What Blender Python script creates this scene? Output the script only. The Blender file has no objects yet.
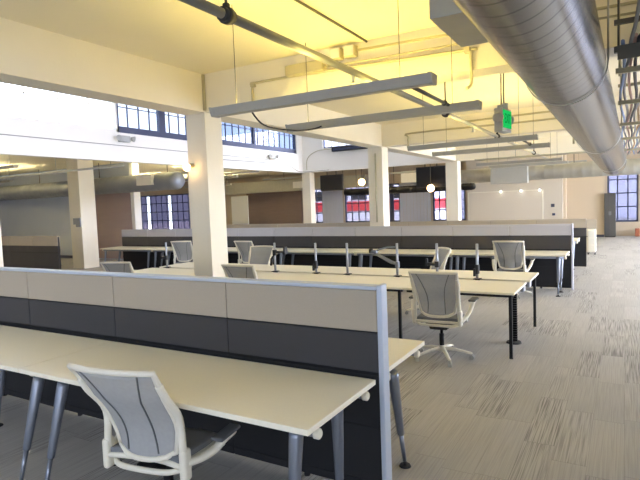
import bpy, bmesh, math, random
from mathutils import Vector, Matrix
random.seed(7)
sc = bpy.context.scene
C = sc.collection
PI = math.pi

# ------------------------------------------------------------------ materials
def lin(c):
    return tuple((v/12.92 if v <= .04045 else ((v+.055)/1.055)**2.4) for v in [x/255 for x in c]) + (1,)

def newmat(name):
    m = bpy.data.materials.new(name); m.use_nodes = True
    nt = m.node_tree; nt.nodes.clear()
    out = nt.nodes.new('ShaderNodeOutputMaterial')
    return m, nt, out

def mat(name, rgb, rough=.6, metal=0., var=.06, scale=12., bump=0., bscale=200., stretch=(1, 1, 1), spec=.5):
    m, nt, out = newmat(name)
    b = nt.nodes.new('ShaderNodeBsdfPrincipled')
    b.inputs['Roughness'].default_value = rough
    b.inputs['Metallic'].default_value = metal
    b.inputs['Specular IOR Level'].default_value = spec
    tc = nt.nodes.new('ShaderNodeTexCoord')
    mp = nt.nodes.new('ShaderNodeMapping'); mp.inputs['Scale'].default_value = stretch
    nt.links.new(tc.outputs['Object'], mp.inputs['Vector'])
    n = nt.nodes.new('ShaderNodeTexNoise'); n.inputs['Scale'].default_value = scale; n.inputs['Detail'].default_value = 4
    nt.links.new(mp.outputs[0], n.inputs['Vector'])
    mx = nt.nodes.new('ShaderNodeMix'); mx.data_type = 'RGBA'
    c = lin(rgb)
    mx.inputs[6].default_value = tuple(v*(1-var) for v in c[:3]) + (1,)
    mx.inputs[7].default_value = tuple(min(1, v*(1+var)) for v in c[:3]) + (1,)
    nt.links.new(n.outputs['Fac'], mx.inputs[0])
    nt.links.new(mx.outputs[2], b.inputs['Base Color'])
    if bump:
        n2 = nt.nodes.new('ShaderNodeTexNoise'); n2.inputs['Scale'].default_value = bscale
        nt.links.new(mp.outputs[0], n2.inputs['Vector'])
        bp = nt.nodes.new('ShaderNodeBump'); bp.inputs['Strength'].default_value = bump; bp.inputs['Distance'].default_value = .01
        nt.links.new(n2.outputs['Fac'], bp.inputs['Height'])
        nt.links.new(bp.outputs[0], b.inputs['Normal'])
    nt.links.new(b.outputs[0], out.inputs[0])
    return m

def emit(name, rgb, strength):
    m, nt, out = newmat(name)
    e = nt.nodes.new('ShaderNodeEmission'); e.inputs[0].default_value = lin(rgb); e.inputs[1].default_value = strength
    nt.links.new(e.outputs[0], out.inputs[0])
    return m

def glass(name, tint, gloss=.06):
    m, nt, out = newmat(name)
    t = nt.nodes.new('ShaderNodeBsdfTransparent'); t.inputs[0].default_value = lin(tint)
    g = nt.nodes.new('ShaderNodeBsdfGlossy'); g.inputs['Roughness'].default_value = .05
    mx = nt.nodes.new('ShaderNodeMixShader'); mx.inputs[0].default_value = gloss
    nt.links.new(t.outputs[0], mx.inputs[1]); nt.links.new(g.outputs[0], mx.inputs[2]); nt.links.new(mx.outputs[0], out.inputs[0])
    return m

def meshfabric(name, rgb, alpha):
    m, nt, out = newmat(name)
    tc = nt.nodes.new('ShaderNodeTexCoord')
    n = nt.nodes.new('ShaderNodeTexNoise'); n.inputs['Scale'].default_value = 40
    nt.links.new(tc.outputs['Object'], n.inputs['Vector'])
    d = nt.nodes.new('ShaderNodeBsdfPrincipled'); d.inputs['Base Color'].default_value = lin(rgb); d.inputs['Roughness'].default_value = .75
    t = nt.nodes.new('ShaderNodeBsdfTransparent')
    mr = nt.nodes.new('ShaderNodeMapRange'); mr.inputs['To Min'].default_value = alpha-.06; mr.inputs['To Max'].default_value = alpha+.06
    nt.links.new(n.outputs['Fac'], mr.inputs[0])
    mx = nt.nodes.new('ShaderNodeMixShader')
    nt.links.new(mr.outputs[0], mx.inputs[0]); nt.links.new(t.outputs[0], mx.inputs[1]); nt.links.new(d.outputs[0], mx.inputs[2])
    nt.links.new(mx.outputs[0], out.inputs[0])
    return m

def carpet():
    m, nt, out = newmat('carpet_planks')
    N = nt.nodes.new; L = nt.links.new
    def mth(op, a, b=None):
        n = N('ShaderNodeMath'); n.operation = op
        for i, v in enumerate((a, b)):
            if v is None: continue
            if isinstance(v, (int, float)): n.inputs[i].default_value = v
            else: L(v, n.inputs[i])
        return n.outputs[0]
    tc = N('ShaderNodeTexCoord'); sp = N('ShaderNodeSeparateXYZ'); L(tc.outputs['Object'], sp.inputs[0])
    x, y = sp.outputs[0], sp.outputs[1]
    ix = mth('FLOOR', mth('ADD', mth('DIVIDE', x, .21), 40.))
    wn0 = N('ShaderNodeTexWhiteNoise'); wn0.noise_dimensions = '1D'; L(ix, wn0.inputs['W'])
    yy = mth('ADD', mth('DIVIDE', y, .95), wn0.outputs[0])
    iy = mth('FLOOR', yy)
    cv = N('ShaderNodeCombineXYZ'); L(ix, cv.inputs[0]); L(iy, cv.inputs[1])
    wn = N('ShaderNodeTexWhiteNoise'); wn.noise_dimensions = '2D'; L(cv.outputs[0], wn.inputs['Vector'])
    cell = wn.outputs[0]
    cv2 = N('ShaderNodeCombineXYZ'); L(mth('MULTIPLY', x, 120.), cv2.inputs[0]); L(mth('ADD', mth('MULTIPLY', y, 2.0), mth('MULTIPLY', cell, 50.)), cv2.inputs[1])
    ns = N('ShaderNodeTexNoise'); ns.inputs['Scale'].default_value = 1.0; ns.inputs['Detail'].default_value = 3; L(cv2.outputs[0], ns.inputs['Vector'])
    # how streaky the plank is: most are quiet, a few are dark
    amt = N('ShaderNodeMapRange'); L(cell, amt.inputs[0]); amt.inputs['From Min'].default_value = .68; amt.inputs['From Max'].default_value = .82
    amt.inputs['To Min'].default_value = .2; amt.inputs['To Max'].default_value = .75
    st = N('ShaderNodeMapRange'); L(ns.outputs['Fac'], st.inputs[0]); st.inputs['From Min'].default_value = .42; st.inputs['From Max'].default_value = .64
    fac = mth('MULTIPLY', amt.outputs[0], st.outputs[0])
    big = N('ShaderNodeTexNoise'); big.inputs['Scale'].default_value = .9; L(tc.outputs['Object'], big.inputs['Vector'])
    base = N('ShaderNodeMix'); base.data_type = 'RGBA'; L(mth('ADD', mth('MULTIPLY', cell, .5), mth('MULTIPLY', big.outputs['Fac'], .5)), base.inputs[0])
    base.inputs[6].default_value = lin((160, 158, 154)); base.inputs[7].default_value = lin((184, 181, 176))
    mx = N('ShaderNodeMix'); mx.data_type = 'RGBA'; L(fac, mx.inputs[0]); L(base.outputs[2], mx.inputs[6]); mx.inputs[7].default_value = lin((84, 82, 80))
    # plank seams
    fx = mth('FRACT', mth('DIVIDE', x, .21)); fy = mth('FRACT', yy)
    seam = mth('MAXIMUM', mth('LESS_THAN', fx, .012), mth('LESS_THAN', fy, .006))
    mx2 = N('ShaderNodeMix'); mx2.data_type = 'RGBA'; L(mth('MULTIPLY', seam, .35), mx2.inputs[0]); L(mx.outputs[2], mx2.inputs[6]); mx2.inputs[7].default_value = lin((90, 88, 84))
    b = N('ShaderNodeBsdfPrincipled'); b.inputs['Roughness'].default_value = .62; b.inputs['Specular IOR Level'].default_value = .35
    L(mx2.outputs[2], b.inputs['Base Color'])
    fz = N('ShaderNodeTexNoise'); fz.inputs['Scale'].default_value = 500; L(tc.outputs['Object'], fz.inputs['Vector'])
    bp = N('ShaderNodeBump'); bp.inputs['Strength'].default_value = .25; bp.inputs['Distance'].default_value = .004; L(fz.outputs['Fac'], bp.inputs['Height']); L(bp.outputs[0], b.inputs['Normal'])
    L(b.outputs[0], out.inputs[0])
    return m

def spiral_steel(name, rgb, rough, pitch, off, tilt):
    m = mat(name, rgb, rough, 1., var=.07, scale=9)
    nt = m.node_tree; N = nt.nodes.new; L = nt.links.new
    b = [n for n in nt.nodes if n.type == 'BSDF_PRINCIPLED'][0]
    src = b.inputs['Base Color'].links[0].from_socket
    tc = N('ShaderNodeTexCoord'); sp = N('ShaderNodeSeparateXYZ'); L(tc.outputs['Object'], sp.inputs[0])
    def mth(op, a, v):
        n = N('ShaderNodeMath'); n.operation = op; L(a, n.inputs[0])
        if isinstance(v, float): n.inputs[1].default_value = v
        else: L(v, n.inputs[1])
        return n.outputs[0]
    f = mth('FRACT', mth('DIVIDE', mth('ADD', mth('ADD', sp.outputs[1], off), mth('MULTIPLY', mth('ADD', sp.outputs[0], .35), tilt)), pitch), 0.)
    g = mth('GREATER_THAN', f, .89)
    mx = N('ShaderNodeMix'); mx.data_type = 'RGBA'; L(mth('MULTIPLY', g, .9), mx.inputs[0]); L(src, mx.inputs[6]); mx.inputs[7].default_value = (.05, .05, .05, 1)
    L(mx.outputs[2], b.inputs['Base Color'])
    return m

M = dict(
    carpet=carpet(),
    concrete=mat('painted_concrete', (240, 233, 214), .8, var=.05, scale=1.5, bump=.15, bscale=30),
    ceiling=mat('painted_slab', (240, 232, 208), .85, var=.05, scale=.8, bump=.1, bscale=20),
    white_wall=mat('white_plaster', (243, 240, 232), .8, var=.03, scale=1.2),
    beige=mat('beige_plaster', (200, 184, 160), .8, var=.03, scale=1.),
    grey_wall=mat('grey_plaster', (206, 213, 226), .85, var=.05, scale=1.),
    board_wall=mat('pale_wall', (202, 195, 184), .6, var=.02, scale=1.),
    mauve=mat('mauve_panel', (178, 160, 158), .7, var=.07, scale=2., stretch=(.4, 1, 6)),
    brown=mat('brown_boards', (142, 122, 108), .6, var=.14, scale=3., stretch=(.5, 1, 14)),
    dark_metal=mat('dark_window_steel', (70, 76, 100), .5, .3),
    black_metal=mat('black_metal', (28, 28, 30), .45, .4),
    silver=mat('silver_paint', (172, 178, 190), .38, .55, var=.03),
    post=mat('pale_blue_silver', (196, 206, 222), .4, .3, var=.02),
    leg=mat('grey_metal_leg', (134, 140, 152), .36, .6, var=.03),
    dark_rubber=mat('dark_rubber', (40, 40, 42), .7),
    laminate=mat('cream_laminate', (246, 240, 220), .42, var=.025, scale=60),
    edge_white=mat('laminate_edge', (226, 222, 208), .5, var=.02),
    fabric_light=mat('oat_fabric', (178, 168, 152), .9, var=.05, scale=150, bump=.2, bscale=900),
    fabric_grey=mat('lilac_grey_fabric', (190, 190, 198), .9, var=.05, scale=150, bump=.2, bscale=900),
    fabric_dark=mat('charcoal_fabric', (68, 67, 69), .9, var=.06, scale=150, bump=.2, bscale=900),
    fabric_black=mat('black_panel', (26, 26, 29), .7, var=.08, scale=40),
    chair_white=mat('white_nylon', (230, 225, 208), .4, var=.02),
    chair_mesh=meshfabric('grey_mesh', (182, 183, 182), .74),
    chair_seat=mat('grey_seat_mesh', (118, 120, 122), .85, var=.08, scale=120),
    stripe=mat('dark_seam_tape', (96, 98, 100), .8),
    galv=spiral_steel('galvanised_spiral', (120, 118, 115), .24, .15, 2.6, .18),
    galv_dull=mat('dull_galvanised_steel', (190, 188, 178), .42, .75, var=.1, scale=8),
    grey_paint=mat('grey_painted_steel', (178, 178, 172), .5, .2, var=.03),
    duct_grey=mat('grey_duct', (150, 156, 166), .45, .35, var=.06, scale=3),
    pipe=mat('sprinkler_pipe', (142, 142, 140), .4, .45, var=.06, scale=6),
    coupling=mat('dark_coupling', (74, 74, 74), .5, .5),
    conduit=mat('painted_conduit', (188, 180, 150), .5, .15, var=.04),
    wire=mat('grey_wire', (150, 146, 138), .6),
    thin_dark=mat('dark_rod', (92, 88, 78), .5, .4),
    black_box=mat('black_plastic', (34, 34, 38), .5, var=.1, scale=5),
    dark_cabinet=mat('dark_grey_cabinet', (74, 74, 74), .5, var=.05),
    wood=mat('brown_wood', (128, 94, 70), .6, var=.15, scale=6, stretch=(.3, 3, 3)),
    white_gloss=mat('white_gloss', (236, 238, 240), .25, var=.01),
    whiteboard=mat('whiteboard', (212, 204, 192), .22, var=.02, scale=1.),
    blind=mat('grey_blind', (206, 208, 218), .8, var=.08, scale=3, stretch=(8, 8, .3)),
    plaque=mat('grey_plaque', (140, 146, 156), .5),
    orange=mat('orange_block', (160, 96, 70), .7),
    asphalt=mat('asphalt', (120, 120, 124), .9, var=.1, scale=3),
    bus_white=mat('bus_white', (226, 224, 230), .35),
    bus_red=mat('bus_red', (208, 60, 62), .35),
    render=mat('pale_render', (190, 190, 205), .9, var=.06, scale=1.),
    cable_blue=mat('blue_cable', (120, 140, 176), .5), cable_pink=mat('pink_cable', (206, 164, 150), .5),
    cable_grey=mat('grey_cable', (150, 148, 146), .5), cable_dark=mat('dark_cable', (66, 62, 64), .5),
    cable_orange=mat('tan_cable', (206, 160, 112), .5),
    lamp=emit('warm_tube', (255, 226, 118), 46.), lamp_low=emit('warm_tube_aisle', (255, 236, 185), 190.),
    globe=emit('warm_globe', (255, 206, 140), 9.),
    spot=emit('small_white_glow', (255, 250, 235), 12.), exit=emit('green_lit_face', (40, 225, 110), .36),
    exit_letter=emit('exit_letter', (12, 150, 70), .3),
    glass=glass('clear_glass', (225, 228, 236)), glass_blue=glass('hazy_blue_glass', (176, 186, 204), .08), glass_far=glass('dimming_far_glass', (168, 170, 182), .06), glass_screen=glass('screened_glass', (134, 130, 144), .06),  # far glass is tinted only to dim the daylight coming through
)

# ------------------------------------------------------------------ mesh builder
class MB:
    def __init__(s): s.bm = bmesh.new()
    def box(s, c, d, bev=0., rot=None, seg=2):
        r = bmesh.ops.create_cube(s.bm, size=1.)
        vs = r['verts']
        mt = Matrix.Translation(c) @ (rot.to_4x4() if rot else Matrix.Identity(4)) @ Matrix.Diagonal((*d, 1))
        bmesh.ops.transform(s.bm, matrix=mt, verts=vs)
        if bev:
            es = list({e for v in vs for e in v.link_edges})
            bmesh.ops.bevel(s.bm, geom=es, offset=bev, segments=seg, affect='EDGES', profile=.5)
        return s
    def span(s, x0, x1, y0, y1, z0, z1, bev=0.):
        return s.box(((x0+x1)/2, (y0+y1)/2, (z0+z1)/2), (abs(x1-x0), abs(y1-y0), abs(z1-z0)), bev)
    def tube(s, pts, r, seg=10, flat=1., closed=False, cap=True):
        pts = [Vector(p) for p in pts]; n = len(pts)
        rs = r if isinstance(r, (list, tuple)) else [r]*n
        t0 = (pts[1]-pts[0]).normalized()
        up = Vector((0, 0, 1)) if abs(t0.z) < .9 else Vector((0, 1, 0))
        nrm = (up - t0*up.dot(t0)).normalized(); rings = []
        for i in range(n):
            if closed: t = (pts[(i+1) % n]-pts[i-1]).normalized()
            else: t = (pts[min(i+1, n-1)]-pts[max(i-1, 0)]).normalized()
            nrm = (nrm - t*nrm.dot(t)).normalized(); b = t.cross(nrm)
            rings.append([s.bm.verts.new(pts[i] + (nrm*math.cos(a)*flat + b*math.sin(a))*rs[i]) for a in [2*PI*k/seg for k in range(seg)]])
        m = n if closed else n-1
        for i in range(m):
            A, B = rings[i], rings[(i+1) % n]
            for k in range(seg):
                f = s.bm.faces.new((A[k], A[(k+1) % seg], B[(k+1) % seg], B[k])); f.smooth = True
        if cap and not closed:
            s.bm.faces.new(rings[0][::-1]); s.bm.faces.new(rings[-1])
        return s
    def cyl(s, a, b, r0, r1=None, seg=14): return s.tube([a, b], [r0, r0 if r1 is None else r1], seg)
    def ball(s, c, r, sc_=(1, 1, 1), seg=14):
        q = bmesh.ops.create_uvsphere(s.bm, u_segments=seg, v_segments=max(6, seg//2), radius=r)
        bmesh.ops.transform(s.bm, matrix=Matrix.Translation(c) @ Matrix.Diagonal((*sc_, 1)), verts=q['verts'])
        for v in q['verts']:
            for f in v.link_faces: f.smooth = True
        return s
    def surf(s, fn, nu, nv, th):
        """a curved sheet with thickness th along its normal"""
        P = [[Vector(fn(i/nu, j/nv)) for j in range(nv+1)] for i in range(nu+1)]
        lay = []
        for sg in (.5, -.5):
            g = []
            for i in range(nu+1):
                row = []
                for j in range(nv+1):
                    du = P[min(i+1, nu)][j]-P[max(i-1, 0)][j]; dv = P[i][min(j+1, nv)]-P[i][max(j-1, 0)]
                    row.append(s.bm.verts.new(P[i][j] + du.cross(dv).normalized()*th*sg))
                g.append(row)
            lay.append(g)
        a, b = lay
        for i in range(nu):
            for j in range(nv):
                for g, fl in ((a, 0), (b, 1)):
                    q = (g[i][j], g[i+1][j], g[i+1][j+1], g[i][j+1])
                    f = s.bm.faces.new(q[::-1] if fl else q); f.smooth = True
        for i in range(nu):
            s.bm.faces.new((a[i][0], b[i][0], b[i+1][0], a[i+1][0])); s.bm.faces.new((a[i][nv], a[i+1][nv], b[i+1][nv], b[i][nv]))
        for j in range(nv):
            s.bm.faces.new((a[0][j], a[0][j+1], b[0][j+1], b[0][j])); s.bm.faces.new((a[nu][j], b[nu][j], b[nu][j+1], a[nu][j+1]))
        return s
    def prism(s, prof, axis, a, b):
        """extrude a closed 2D profile along 'X' or 'Y'"""
        mk = (lambda p, t: (t, p[0], p[1])) if axis == 'X' else (lambda p, t: (p[0], t, p[1]))
        A = [s.bm.verts.new(mk(p, a)) for p in prof]; B = [s.bm.verts.new(mk(p, b)) for p in prof]; n = len(prof)
        for k in range(n): s.bm.faces.new((A[k], A[(k+1) % n], B[(k+1) % n], B[k]))
        s.bm.faces.new(A[::-1]); s.bm.faces.new(B)
        return s
    def build(s, name, m, parent=None, loc=(0, 0, 0), rotz=0):
        bmesh.ops.recalc_face_normals(s.bm, faces=s.bm.faces)
        me = bpy.data.meshes.new(name); s.bm.to_mesh(me); s.bm.free()
        me.materials.append(M[m] if isinstance(m, str) else m)
        o = bpy.data.objects.new(name, me); C.objects.link(o)
        o.location = loc; o.rotation_euler = (0, 0, rotz)
        if parent: o.parent = parent
        return o

def smooth(pts, n=6):
    pts = [Vector(p) for p in pts]; o = []
    for i in range(len(pts)-1):
        p0, p1, p2, p3 = pts[max(i-1, 0)], pts[i], pts[i+1], pts[min(i+2, len(pts)-1)]
        for k in range(n):
            t = k/n
            o.append(.5*((2*p1)+(-p0+p2)*t+(2*p0-5*p1+4*p2-p3)*t*t+(-p0+3*p1-3*p2+p3)*t**3))
    o.append(pts[-1]); return o

def tag(o, label, cat, group=None):
    o['label'] = label; o['category'] = cat
    if group: o['group'] = group
    return o
def thing(name, label, cat, loc=(0, 0, 0), rotz=0, group=None):
    o = bpy.data.objects.new(name, None); C.objects.link(o); o.empty_display_size = .1
    o.location = loc; o.rotation_euler = (0, 0, rotz)
    return tag(o, label, cat, group)
def struct(o): o['kind'] = 'structure'; return o
def wallbox(name, spans, m):
    b = MB()
    for s_ in spans: b.span(*s_)
    return struct(b.build(name, m))
def dup(root, loc, rotz, label, group=None):
    r = root.copy(); C.objects.link(r); r.location = loc; r.rotation_euler = (0, 0, rotz); r['label'] = label
    if group: r['group'] = group
    for ch in list(root.children):
        c = ch.copy(); C.objects.link(c); c.parent = r
        for g in list(ch.children):
            d = g.copy(); C.objects.link(d); d.parent = c
    return r

# ------------------------------------------------------------------ the room
XR, XL, YF, YB = 5.0, -31.0, -3.0, 25.2
CZ = 3.55          # slab underside
BZ = 3.05          # beam underside
BAYL, BAYR, BAYB = -11.2, -5.05, 18.0   # high bay with clerestory windows
wallbox('floor', [(XL, XR, YF, YB+.2, -.12, 0)], 'carpet')
wallbox('ceiling', [(BAYR-.18, XR, YF, BAYB+.1, CZ, CZ+.2), (XL, BAYL-.1, YF, YB, CZ, CZ+.2), (BAYL-.1, XR, BAYB+.1, YB, CZ, CZ+.2)], 'ceiling')
wallbox('ceiling_high_bay', [(BAYL-.1, BAYR+.1, YF, BAYB+.1, 5.3, 5.45)], 'ceiling')
wallbox('wall_left', [(XL-.2, XL, YF, YB, 0, CZ)], 'grey_wall')
FR = [(-9.6, -6.0), (-4.4, -.4), (.6, 4.2)]  # unseen openings behind the camera, added for daylight on the near desk
spans = []; x = XL
for a0, a1 in FR:
    spans += [(x, a0, YF-.2, YF, 0, CZ), (a0, a1, YF-.2, YF, 0, .8), (a0, a1, YF-.2, YF, 3.0, CZ)]; x = a1
spans.append((x, XR, YF-.2, YF, 0, CZ))
wallbox('wall_front', spans + [(BAYL-.1, BAYR+.1, YF-.2, YF, CZ, 5.3)], 'white_wall')
# beams: one over the near column row, three across
wallbox('beam', [(-5.215, -4.865, YF, BAYB+.1, BZ, CZ)], 'concrete')
for yb in (5.45, 11.4, 17.6):
    wallbox('cross_beam', [(-4.865, XR, yb, yb+.35, BZ, CZ)], 'concrete')
# columns
for nm, x0, y0, w in (('column', -5.215, 5.45, .338), ('column', -5.215, 11.38, .355), ('column', -5.215, 17.6, .40)):
    wallbox(nm, [(x0, x0+w, y0, y0+w, 0, BZ)], 'concrete')
for x0, y0, w, z1 in ((-11.36, 5.70, .34, BZ), (-11.36, 11.82, .32, BZ), (-11.25, 18.15, .36, BZ), (-15.5, 10.7, .56, CZ)):
    wallbox('column', [(x0, x0+w, y0, y0+w, 0, z1)], 'concrete')
# spandrels under the clerestory windows
wallbox('wall_clerestory_left', [(BAYL-.1, BAYL+.1, YF, BAYB+.1, BZ, 3.78), (BAYL-.1, BAYL+.1, YF, BAYB+.1, 4.95, 5.3),
        (BAYL-.1, BAYL+.1, 5.7, 6.05, 3.78, 4.95), (BAYL-.1, BAYL+.1, 17.6, 18.1, 3.78, 4.95)], 'white_wall')
wallbox('wall_clerestory_back', [(BAYL+.1, BAYR-.165, BAYB, BAYB+.2, BZ, 3.93), (BAYL+.1, BAYR-.165, BAYB, BAYB+.2, 4.95, 5.3),
        (BAYL+.1, -10.15, BAYB, BAYB+.2, 3.93, 4.95), (-5.6, BAYR-.165, BAYB, BAYB+.2, 3.93, 4.95)], 'white_wall')
wallbox('wall_clerestory_right', [(BAYR-.165, BAYR+.1, YF, BAYB+.2, CZ+.2, 4.0), (BAYR-.165, BAYR+.1, YF, BAYB+.2, 5.1, 5.3),
        (BAYR-.165, BAYR+.1, 5.4, 5.8, 4.0, 5.1), (BAYR-.165, BAYR+.1, 11.4, 11.8, 4.0, 5.1), (BAYR-.165, BAYR+.1, 17.6, 18.2, 4.0, 5.1)], 'white_wall')

WN = [0]
def window(axis, at, a0, a1, z0, z1, na, nz, frame='dark_metal', pane='glass', sill=.05, bar=.022, fr=.05, mull=(), gaps=()):
    """a steel window in the plane axis = at"""
    WN[0] += 1
    root = bpy.data.objects.new('window_%d' % WN[0], None); C.objects.link(root); struct(root)
    f, p, g = MB(), MB(), MB()
    def sp(mb, u0, u1, w0, w1, t):
        if axis == 'X': mb.span(at-t, at+t, u0, u1, w0, w1)
        else: mb.span(u0, u1, at-t, at+t, w0, w1)
    sp(f, a0, a1, z0, z0+sill, .05); sp(f, a0, a1, z1-fr, z1, .05); sp(f, a0, a0+fr, z0, z1, .05); sp(f, a1-fr, a1, z0, z1, .05)
    for u, hw in mull: sp(f, u-hw, u+hw, z0+.003, z1-.003, .054)
    for k in range(1, na): u = a0+(a1-a0)*k/na; sp(g, u-bar/2, u+bar/2, z0, z1, .02)
    for k in range(1, nz): w = z0+sill+(z1-z0-sill)*k/nz; sp(g, a0, a1, w-bar/2, w+bar/2, .02)
    u0 = a0+fr
    for c_, hw in gaps: sp(p, u0, c_-hw, z0+sill, z1-fr, .004); u0 = c_+hw
    sp(p, u0, a1-fr, z0+sill, z1-fr, .004)
    for mb, n, m in ((f, 'window_frame', frame), (g, 'glazing_bars', frame), (p, 'pane', pane)):
        o = mb.build(n, m, root); o['kind'] = 'structure'
    return root
window('X', BAYL, YF+.1, 5.7, 3.78, 4.95, 9, 2, sill=.08, frame='white_wall', bar=.015)  # white frame and thin bars imitate glare washing them out
window('X', BAYL, 6.05, 9.2, 3.78, 4.95, 4, 2, sill=.08, frame='white_wall', bar=.015)  # frame whitened here too, glare put into its colour
window('X', BAYL, 9.2, 11.75, 3.78, 4.95, 7, 2, sill=.17, mull=((10.72, .11),))
window('X', BAYL, 11.75, 17.6, 3.78, 4.95, 17, 2, sill=.17, mull=((14.95, .06),), pane='glass_blue')
window('Y', BAYB+.1, -10.15, -5.6, 3.93, 4.95, 14, 2, sill=.05)
for a0, a1 in ((YF+.1, 5.4), (5.8, 11.4), (11.8, 17.6)): window('X', BAYR, a0, a1, 4.0, 5.1, 14, 2, pane='glass_far')  # dimming tint lowers the daylight in the bay
# far wall with its windows
FW = [(-30.2, -23.9, .46, 2.8), (-15.2, -14.35, .75, 2.7), (-13.0, -9.85, .75, 2.7), (-8.15, -6.55, .75, 2.7), (-.62, .5, .58, 2.9)]
spans = []; x = XL
for a0, a1, z0, z1 in FW:
    spans += [(x, a0, YB, YB+.25, 0, CZ), (a0, a1, YB, YB+.25, 0, z0), (a0, a1, YB, YB+.25, z1, CZ)]; x = a1
spans.append((x, XR, YB, YB+.25, 0, CZ))
wallbox('wall_back', spans, 'beige')
for (a0, a1, z0, z1), na, nz, mu in zip(FW, (13, 2, 8, 5, 3), (4, 4, 4, 4, 4), ((), (), ((-11.4, .05), (-10.35, .08)), (), ())):
    window('Y', YB+.1, a0, a1, z0, z1, na, nz, bar=.05, fr=.07, sill=.07, mull=mu, pane='glass_screen' if a1 < -23 else 'glass_far', gaps=((-28.05, .13), (-26.05, .12)) if a1 < -23 else ())
# right wall, out of the frame, with its own daylight windows
RW = [(7.6, 11.0), (12.2, 17.2), (18.4, 23.6)]
spans = []; y = YF
for a0, a1 in RW:
    spans += [(XR, XR+.2, y, a0, 0, CZ), (XR, XR+.2, a0, a1, 0, .7), (XR, XR+.2, a0, a1, 3.0, CZ)]; y = a1
spans.append((XR, XR+.2, y, YB, 0, CZ))
wallbox('wall_right', spans, 'beige')
for a0, a1 in RW: window('X', XR+.1, a0, a1, .7, 3.0, 8, 5, bar=.035)
for a0, a1 in FR: window('Y', YF-.1, a0, a1, .8, 3.0, 8, 5, bar=.035)
# partition wall in the low aisle, the whiteboard wall and the beige wall
wallbox('wall_aisle', [(XL, -15.42, 13.15, 13.35, 0, CZ)], 'grey_wall')
wallbox('trim_1', [(-15.42, -15.25, 13.1, 13.4, 0, CZ)], 'white_wall')
wallbox('wall_whiteboard', [(-6.12, -2.2, 23.8, 24.0, 0, CZ)], 'board_wall')
wallbox('wall_beige', [(-2.2, -.72, 24.55, 24.75, 0, CZ), (-2.2, -2.1, 24.0, 24.55, 0, CZ)], 'beige')
wallbox('baseboard_beige', [(-2.1, -.72, 24.53, 24.549, 0, .1)], 'dark_metal')
wallbox('baseboard_aisle', [(-30.9, -17.5, 13.13, 13.149, 0, .11)], 'dark_metal')
tag(MB().span(-17.45, -15.44, 13.09, 13.148, .04, 2.75).build('wall_panel', 'mauve'), 'dull mauve panel on grey wall behind the cream aisle column', 'panel')
wallbox('trim_2', [(-14.3, -7.4, 25.0, 25.19, .62, .73)], 'wood')
wallbox('trim_3', [(-19.5, -15.65, 25.1, 25.19, .4, 2.62)], 'brown')
# outside
wallbox('ground_outside', [(-60, 40, YB+.3, 70, -.3, -.1)], 'asphalt')
tag(wallbox('street_building', [(-24, -6, 50, 58, -.1, 7), (-5.5, 25, 46, 54, -.1, 8)], 'render'), 'pale lilac rendered buildings across the street outside', 'building')
bus = thing('bus', 'white bus with red band parked outside the far windows', 'bus', (-14.6, 33, -.1))
MB().span(-4.5, 4.5, -1.2, 1.2, .35, 3.0, .12).build('body', 'bus_white', bus)
MB().span(-4.52, 4.52, -1.23, 1.23, 1.35, 2.0, .02).build('red_band', 'bus_red', bus)
b = MB()
for k in range(6): b.span(-4.1+k*1.4, -2.95+k*1.4, -1.22, -1.19, 2.1, 2.75)
b.build('side_windows', 'black_box', bus)
for wx in (-3., 2.8):
    for wy in (-1.1, 1.1): MB().cyl((wx, wy-.12, .48), (wx, wy+.12, .48), .48, seg=20).build('wheel', 'dark_rubber', bus)

# ------------------------------------------------------------------ partitions
def partition(label, x1, n, pitch, y, top, mid, up, low='fabric_dark', base='fabric_black', group=None, post=True, width=.07, cap='post', deskz=.76):
    t = thing('desk_partition', label, 'partition', (x1, y, 0), 0, group)
    h = width/2
    for k in range(n):
        a1, a0 = -k*pitch-.003, -(k+1)*pitch+.003
        if k == 0 and post: a1 = -.035
        MB().span(a0, a1, -h, h, mid+.004, top-.025, .006).build('upper_panel', up, t)
        MB().span(a0, a1, -h, h, deskz, mid-.004, .006).build('middle_panel', low, t)
        q = MB().span(a0, a1, -h+.008, h-.008, .03, deskz-.02, .004)
        q.span(a0, a1, -h+.002, h-.002, .40, .425); q.span(a0, a1, -h+.002, h-.002, .06, .085)
        q.build('base_panel', base, t)
    MB().span(-n*pitch, -.035 if post else 0, -h+.012, h-.012, .05, top-.03).build('core_frame', 'black_metal', t)
    MB().span(-n*pitch, -.035 if post else 0, -h-.004, h+.004, top-.024, top, .006).build('top_cap', cap, t)
    if post:
        MB().span(-.034, .0, -h-.006, h+.006, 0, top+.008, .008).build('end_post', cap, t)
    for k in range(n): MB().cyl((-(k+.5)*pitch, 0, 0), (-(k+.5)*pitch, 0, .05), .02).build('levelling_foot', 'dark_rubber', t)
    return t
partition('long oat and charcoal desk partition with pale blue end post, nearest of all', -1.212, 5, 1.165, 2.815, 1.275, 1.0, 'fabric_light', width=.075)
partition('long lilac-grey and charcoal partition behind the middle benching tables', -.82, 11, 1.12, 10.775, 1.232, 1.015, 'fabric_grey', post=True, cap='fabric_grey')
partition('cream-topped dark partition just behind the lilac-grey one', -.79, 11, 1.12, 14.13, 1.19, .965, 'fabric_light', post=False, cap='fabric_light')
partition('low cream partition beside the white pedestal, farthest row by the whiteboard wall', -.735, 7, 1.1, 17.85, 1.01, .74, 'fabric_light', 'chair_white', 'chair_white', post=False, cap='fabric_light', deskz=.5)
partition('short pale-topped grey partition in the low aisle left of the cream column', -12.9, 5, 1.1, 8.53, 1.2, .93, 'fabric_light', 'fabric_dark', 'fabric_dark', post=False, cap='fabric_light')

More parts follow.
